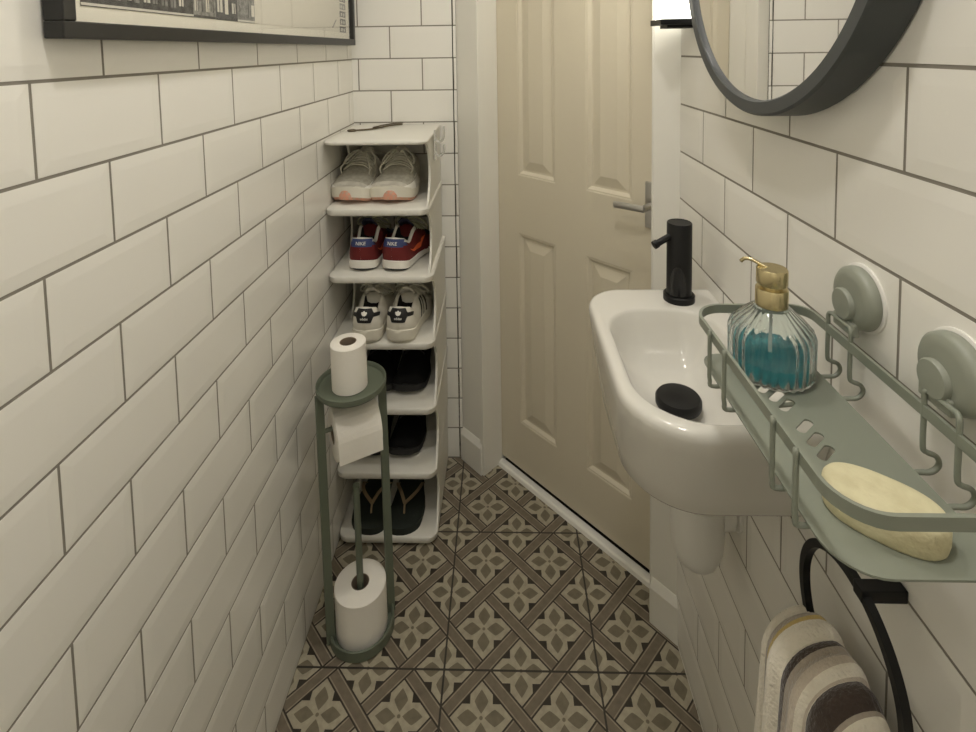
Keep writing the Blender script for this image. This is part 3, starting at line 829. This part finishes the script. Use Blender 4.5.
mb = MB(); mb.lathe([(.018, PLZ-.006), (.018, PLZ+.006), (.031, PLZ+.008), (.0325, PLZ+.011), (.0325, PLZ+.019), (.030, PLZ+.0225), (.015, PLZ+.0245), (0, PLZ+.025)], (PLX, PLY, 0), n=48)
o = part(mb, 'drain_plug', M['black'], basin, smooth=40); o['label'] = 'raised black pop-up drain plug'

tap = thing('basin_tap', 'cylindrical matt black tap standing on the rear corner of the white basin', 'tap', (.3085, .9400, BZ))
TX, TY = .3085, .9400
mb = MB(); mb.lathe([(.0270, BZ), (.0270, BZ+.010), (.0255, BZ+.0115), (.021, BZ+.0115)], (TX, TY, 0), n=48); part(mb, 'tap_base', M['black'], tap, smooth=40)
mb = MB(); mb.lathe([(.0215, BZ+.0115), (.0215, BZ+.1385), (.0205, BZ+.1400), (.0200, BZ+.1400), (.0195, BZ+.1393), (0, BZ+.1393)], (TX, TY, 0), n=48); part(mb, 'tap_body', M['black'], tap, smooth=40)
dirs = Vector((-.96, -.28, 0)).normalized()
mb = MB(); c = Vector((TX, TY, BZ+.117)); mb.tube([c+dirs*.018, c+dirs*.047+Vector((0, 0, -.012))], .0058, 14); mb.tube([c+dirs*.044+Vector((0, 0, -.0105)), c+dirs*.051+Vector((0, 0, -.0135))], .0072, 14)
part(mb, 'spout', M['black'], tap, smooth=40)
mb = MB(); rows = []
for k in range(9):
    a = -.62+1.24*k/8; d = Vector((-.40*math.cos(a)+.9*math.sin(a)*1, -.92*math.cos(a)-.39*math.sin(a), 0)).normalized(); p = Vector((TX, TY, 0))+d*.0219
    top = .066-.020*abs(k/4-1)**2.5
    rows.append([(p.x, p.y, BZ+.012), (p.x, p.y, BZ+.03), (p.x, p.y, BZ+top)])
mb.loft(rows, False, False, False); o = part(mb, 'front_window', M['blackgloss'], tap, smooth='all'); o['label'] = 'glossy black window'

trap = thing('bottle_trap', 'white plastic bottle trap under the wash basin', 'bottle trap', (.285, .83, .50))
tx, ty = .312, .850
mb = MB(); mb.lathe([(.0, .483), (.018, .484), (.032, .495), (.0400, .515), (.0425, .545), (.0425, .585), (.0400, .600), (.030, .604), (.022, .604)], (tx, ty, 0), n=40)
for k in range(12): pass
part(mb, 'trap_bottle', M['plastic'], trap, smooth=50)
mb = MB(); mb.lathe([(.030, .604), (.030, .632), (.019, .634), (.019, .7410)], (tx, ty, 0), n=32); part(mb, 'inlet_pipe', M['plastic'], trap, smooth=40)
mb = MB(); mb.lathe([(.026, tx+.034), (.026, tx+.052), (.019, tx+.054), (.019, XR-.006), (.027, XR-.005), (.027, XR-.001)], (0, ty-.002, .575), 'x', 32); part(mb, 'outlet_pipe', M['plastic'], trap, smooth=40)

# ------------------------------------------------------------------ caddy with suction cups
cad = thing('bathroom_caddy', 'sage green metal bathroom caddy hung from two suction cups on the right wall', 'caddy', (.30, .48, .97))
RZ0, RZ1 = 1.0250, 1.0350
rail = rrect(.2215, .3540, .3380, .6270, [.032, .022, .022, .032], 8)
mb = MB(); mb.sweep([(x, y, 1.030) for x, y in rail], [(-.0016, -.005), (.0016, -.005), (.0016, .005), (-.0016, .005)], True); part(mb, 'rail', M['sage'], cad, smooth=40)
TZ = .9780
def tray_mesh():
    cu = bpy.data.curves.new('tray', 'CURVE'); cu.dimensions = '2D'; cu.fill_mode = 'BOTH'; cu.extrude = .0009
    def spl(P):
        s = cu.splines.new('POLY'); s.points.add(len(P)-1); s.use_cyclic_u = True
        for q, (a, b) in zip(s.points, P): q.co = (a, b, 0, 1)
    spl(rrect(.2270, .3455, .3490, .6190, [.034, .006, .006, .020], 8))
    for cx_, cy_ in ((.2740, .5560), (.2790, .5420), (.2820, .5275), (.2832, .4975), (.2830, .4800), (.2827, .4635)):   # drain slots in a slanted row
        P = rrect(-.0122, .0122, -.0044, .0044, .0042, 4); a = math.radians(40)
        spl([(cx_+u*math.cos(a)-v*math.sin(a), cy_+u*math.sin(a)+v*math.cos(a)) for u, v in P])
    o = bpy.data.objects.new('tray', cu); COL.objects.link(o); dg = bpy.context.evaluated_depsgraph_get()
    me = bpy.data.meshes.new_from_object(o.evaluated_get(dg)); bpy.data.objects.remove(o); bpy.data.curves.remove(cu)
    mb = MB(); mb.add([(v.co.x, v.co.y, v.co.z+TZ) for v in me.vertices], [list(p.vertices) for p in me.polygons]); bpy.data.meshes.remove(me)
    return mb
part(tray_mesh(), 'tray', M['sage'], cad)
def skew(y, x): return y - .018*(1-(x-.222)/.133)
for ya, yb in ((.583, .545), (.448, .413)):
    path = []
    def half(y, sg):
        # from the rail at the front, down, under the tray, C-bend at the wall side and up to the crossbar
        return catmull([(.2185, skew(y, .2185), 1.036), (.2185, skew(y, .2185), 1.000), (.2190, skew(y, .219), .982), (.2255, skew(y, .225), .9735), (.28, skew(y, .28), .9735), (.345, y, .9735),
                        (.3620, y, .9745), (.3685, y, .981), (.3660, y, .9885), (.3575, y, .9925), (.3545, y, .998), (.3545, y, 1.03), (.3545, y, 1.045), (.3560, y-sg*.004, 1.0485)], 5)
    h1, h2 = half(ya, 1), half(yb, -1)
    mb = MB(); mb.tube(h1+list(reversed(h2)), .0023, 8); part(mb, 'wire_bracket', M['sage'], cad, smooth='all')
for cy, cz in ((.5560, 1.0765), (.4360, 1.0700)):
    cup = MB(); cup.lathe([(.0320, XR-.0036), (.0325, XR-.006), (.0315, XR-.0120), (.0285, XR-.0150), (.020, XR-.0160), (0, XR-.0162)], (0, cy, cz), 'x', 48)
    c = part(cup, 'suction_cup', M['sagec'], cad, smooth=40)
    mb = MB(); mb.lathe([(.0350, XR-.0004), (.0350, XR-.0026), (.0335, XR-.0034), (.030, XR-.0034), (.030, XR-.0004), (.0350, XR-.0004)], (0, cy, cz), 'x', 48); o = part(mb, 'cup_rim', M['plastic'], c, smooth=40); o['label'] = 'pale rim of the suction cup'
    mb = MB(); kx = XR-.0158; ky, kz = cy+.006, cz-.009
    mb.lathe([(.0160, kx+.002), (.0160, kx-.0040), (.0148, kx-.0055), (0, kx-.0060)], (0, ky, kz), 'x', 36)
    part(mb, 'cup_knob', M['sagec'], c, smooth=40)
    mb = MB(); mb.box((XR-.0190, cy-.012, 1.0390), (XR-.0120, cy+.022, 1.0530)); part(mb, 'clip', M['sagec'], c, bevel=.0015)
# ------------------------------------------------------------------ soap dispenser
QX, QY, Q0 = .2930, .5840, TZ+.0012
disp = thing('soap_dispenser', 'ribbed glass soap dispenser with teal liquid and a gold pump on the caddy', 'soap dispenser', (QX, QY, Q0))
rib = lambda th, h: 1+.028*math.cos(26*th)*(1-smoothstep(.066, .075, h-Q0))
R_ = [(.036, 0), (.0415, .002), (.0440, .006), (.0445, .020), (.0450, .040), (.0447, .047), (.0425, .053), (.0350, .061), (.0260, .0690), (.0195, .0745), (.0165, .0770), (.0165, .0810)]
R_ = [(r*.965 if h < .07 else r, h) for r, h in R_]
mb = MB(); pr_ = [(0, Q0)] + [(r, Q0+h) for r, h in R_] + [(r-.0028, Q0+max(h, .0045)) for r, h in reversed(R_)] + [(0, Q0+.0045)]
mb.lathe(pr_, (QX, QY, 0), n=176, mod=rib); part(mb, 'bottle', M['glass'], disp, smooth=60)
mb = MB(); Lq = [(0, Q0+.0050)] + [(r-.0032, Q0+max(h, .0050)) for r, h in R_[:4]] + [(.0398, Q0+.0225), (0, Q0+.0225)]
mb.lathe(Lq, (QX, QY, 0), n=176, mod=rib); o = part(mb, 'liquid', M['liquid'], disp, smooth=60); o['label'] = 'teal liquid soap'
mb = MB(); mb.lathe([(.0150, Q0+.0765), (.0166, Q0+.0765), (.0166, Q0+.0950), (.0158, Q0+.0960), (.0110, Q0+.0960), (.0110, Q0+.1020), (0, Q0+.1020)], (QX, QY, 0), n=40); part(mb, 'collar', M['gold'], disp, smooth=40)
mb = MB(); mb.lathe([(.0, Q0+.1005), (.0156, Q0+.1005), (.0160, Q0+.1015), (.0160, Q0+.1165), (.0150, Q0+.1180), (0, Q0+.1180)], (QX, QY, 0), n=40); hd = part(mb, 'pump_head', M['gold'], disp, smooth=40)
mb = MB(); c = Vector((QX, QY, Q0+.1165)); dd = Vector((-.80, .60, 0)).normalized()
mb.tube(catmull([c+dd*.004, c+dd*.012+Vector((0, 0, .0030)), c+dd*.021+Vector((0, 0, .0060)), c+dd*.028+Vector((0, 0, .0055)), c+dd*.032+Vector((0, 0, .0015))], 5), .0021, 10); part(mb, 'pump_spout', M['gold'], hd, smooth='all')
mb = MB(); mb.tube([(QX, QY, Q0+.006), (QX, QY, Q0+.078)], .0018, 8); part(mb, 'dip_tube', M['clear'], disp, smooth='all')

# ------------------------------------------------------------------ soap
mb = MB(); rings = []
for z, k in ((0, .93), (.002, .97), (.008, 1.0), (.017, 1.0), (.0205, .985), (.0228, .94), (.0238, .86), (.0243, .6), (.0245, .2)):
    ring = []
    for j in range(56):
        a = 2*PI*j/56; ca, sa = math.cos(a), math.sin(a)
        u = .0400*math.copysign(abs(ca)**.80, ca)*k; v = .0235*math.copysign(abs(sa)**.86, sa)*k
        ring.append((u, v, z))
    rings.append(ring)
mb.loft(rings)
sx = Matrix.Translation((.2830, .3930, TZ+.0010)) @ Matrix.Rotation(math.radians(-40), 4, 'Z')
o = mb.build('soap_bar', M['soap'], None, smooth='all'); o.matrix_world = sx
tag(o, 'pale yellow oval soap bar lying at the near end of the green caddy', 'soap')

# ------------------------------------------------------------------ towel ring and towel
RX, RYc, RZc, RR = .3360, .5070, .7450, .0770
tr = thing('towel_ring', 'black metal towel ring on the right wall below the caddy', 'towel ring', (XR, .49, .82))
mb = MB(); mb.box((RX-.005, .4825, .8150), (XR-.0008, .4955, .8275)); part(mb, 'wall_mount', M['black'], tr, bevel=.001)
mb = MB(); mb.sweep([(RX, RYc+RR*math.cos(a), RZc+RR*math.sin(a)) for a in [2*PI*k/72 for k in range(72)]], [(-.0040, -.0040), (.0040, -.0040), (.0040, .0040), (-.0040, .0040)], True, Vector((1, 0, 0)))
part(mb, 'ring', M['black'], tr, smooth=40)

def towel_mat():
    m = bump(mat('striped_terry', (.8, .75, .65), 1.0, Sheen_Weight=.3), 260, .9, .003, 3)
    nt = m.node_tree; b = nt.nodes['Principled BSDF']
    uv = nt.nodes.new('ShaderNodeUVMap'); uv.uv_map = 'across'; sp = nt.nodes.new('ShaderNodeSeparateXYZ'); nt.links.new(uv.outputs[0], sp.inputs[0])
    r = nt.nodes.new('ShaderNodeValToRGB'); r.color_ramp.interpolation = 'CONSTANT'
    CR, TP, BR, MU, TN = (.74, .69, .58), (.36, .31, .25), (.050, .034, .026), (.50, .37, .12), (.52, .45, .36)
    st_ = [(0, BR), (.03, CR), (.10, TP), (.19, MU), (.235, CR), (.40, BR), (.445, TP), (.53, TN), (.565, CR), (.60, TN), (.63, CR), (.66, BR), (.77, TP), (.79, CR), (.88, BR), (.92, CR)]
    els = r.color_ramp.elements
    els[0].position = 0; els[0].color = (*st_[0][1], 1); els[1].position = st_[1][0]; els[1].color = (*st_[1][1], 1)
    for p, c in st_[2:]:
        e = els.new(p); e.color = (*c, 1)
    nt.links.new(sp.outputs[0], r.inputs['Fac']); nt.links.new(r.outputs['Color'], b.inputs['Base Color'])
    return m
def towel():
    NS, NV_ = 90, 44; verts = []; uvs = []
    for i in range(NS+1):
        s = i/NS
        ry = .582-.150*s; rz = interp([(0, .690), (.06, .702), (.2, .718), (.45, .727), (.75, .732), (1, .727)], s)
        rz -= .035*smoothstep(.7, 1, s); rx = .333-.004*s
        a = interp([(0, .030), (.07, .043), (.3, .050), (.7, .044), (1, .020)], s)
        ab = interp([(0, .012), (.1, .016), (1, .014)], s)
        lf = .26; lb = .20
        for j in range(NV_+1):
            v = -1+2*j/NV_
            fold = .0035*math.sin(s*24+1.2)+.0022*math.sin(s*47)
            if v < -.4:
                d = (-v-.4)/.6; x = rx-a-fold*(.6+d)-.012*d; z = rz-.046-d*lf; y = ry-.010*d*math.sin(s*9)-.02*d*(s-.3)
            elif v > .4:
                d = (v-.4)/.6; x = min(rx+ab+fold*.3+.0*d, XR-.008); z = rz-.040-d*lb; y = ry
            else:
                th = v/.4*PI/2
                if v < 0: x = rx+a*math.sin(th)-fold*.6*math.sin(-th); z = rz-.046*(1-math.cos(th)); y = ry
                else: x = rx+ab*math.sin(th)+fold*.3*math.sin(th); z = rz-.040*(1-math.cos(th)); y = ry
                z += fold*.8*math.cos(th)
            verts.append((x, y, z)); uvs.append(s + .010*math.sin(v*5)+.012*v*v)
    faces = []
    for i in range(NS):
        for j in range(NV_):
            a_ = i*(NV_+1)+j; faces.append((a_, a_+1, a_+NV_+2, a_+NV_+1))
    me = bpy.data.meshes.new('striped_towel'); me.from_pydata(verts, [], faces)
    ul = me.uv_layers.new(name='across')
    for lp in me.loops: ul.data[lp.index].uv = (min(.999, max(0, uvs[lp.vertex_index])), 0)
    for p in me.polygons: p.use_smooth = True
    me.materials.append(towel_mat())
    o = bpy.data.objects.new('striped_towel', me); COL.objects.link(o)
    sd = o.modifiers.new('Solidify', 'SOLIDIFY'); sd.thickness = .006; sd.offset = -1
    tag(o, 'cream and brown striped hand towel hanging through the black towel ring', 'towel')
towel()

# ------------------------------------------------------------------ camera
cam = bpy.data.cameras.new('camera'); co = bpy.data.objects.new('camera', cam); COL.objects.link(co)
Rm = [[0.9995159772375055, 0.027591296591721628, -0.014371207302869492], [-0.012608302206830539, -0.06303731699602251, -0.9979315243950379], [-0.028440147018178916, 0.9976296993465714, -0.06265892609400314]]
r, d, f = (Vector(v) for v in Rm)
u, b = -d, -f
co.matrix_world = Matrix(((r.x, u.x, b.x, 0), (r.y, u.y, b.y, 0), (r.z, u.z, b.z, 1.3415), (0, 0, 0, 1)))
cam.sensor_fit = 'HORIZONTAL'; cam.sensor_width = 36; cam.lens = 536.1997/976*36
cam.shift_x = 0; cam.shift_y = -(366-82.8659)/976
cam.clip_start = .01; cam.clip_end = 50
C.camera = co
# ------------------------------------------------------------------ world and view
w = bpy.data.worlds.new('world'); C.world = w; w.use_nodes = True
w.node_tree.nodes['Background'].inputs[0].default_value = (1, .9, .72, 1); w.node_tree.nodes['Background'].inputs[1].default_value = 0.0
C.view_settings.view_transform = 'Standard'; C.view_settings.look = 'None'; C.view_settings.gamma = 1
C.view_settings.use_curve_mapping = False
C.view_settings.exposure = 0.05
C.cycles.max_bounces = 14; C.cycles.diffuse_bounces = 8; C.cycles.glossy_bounces = 6; C.cycles.transmission_bounces = 10; C.cycles.transparent_max_bounces = 10
C.cycles.use_denoising = True
C.cycles.caustics_refractive = True
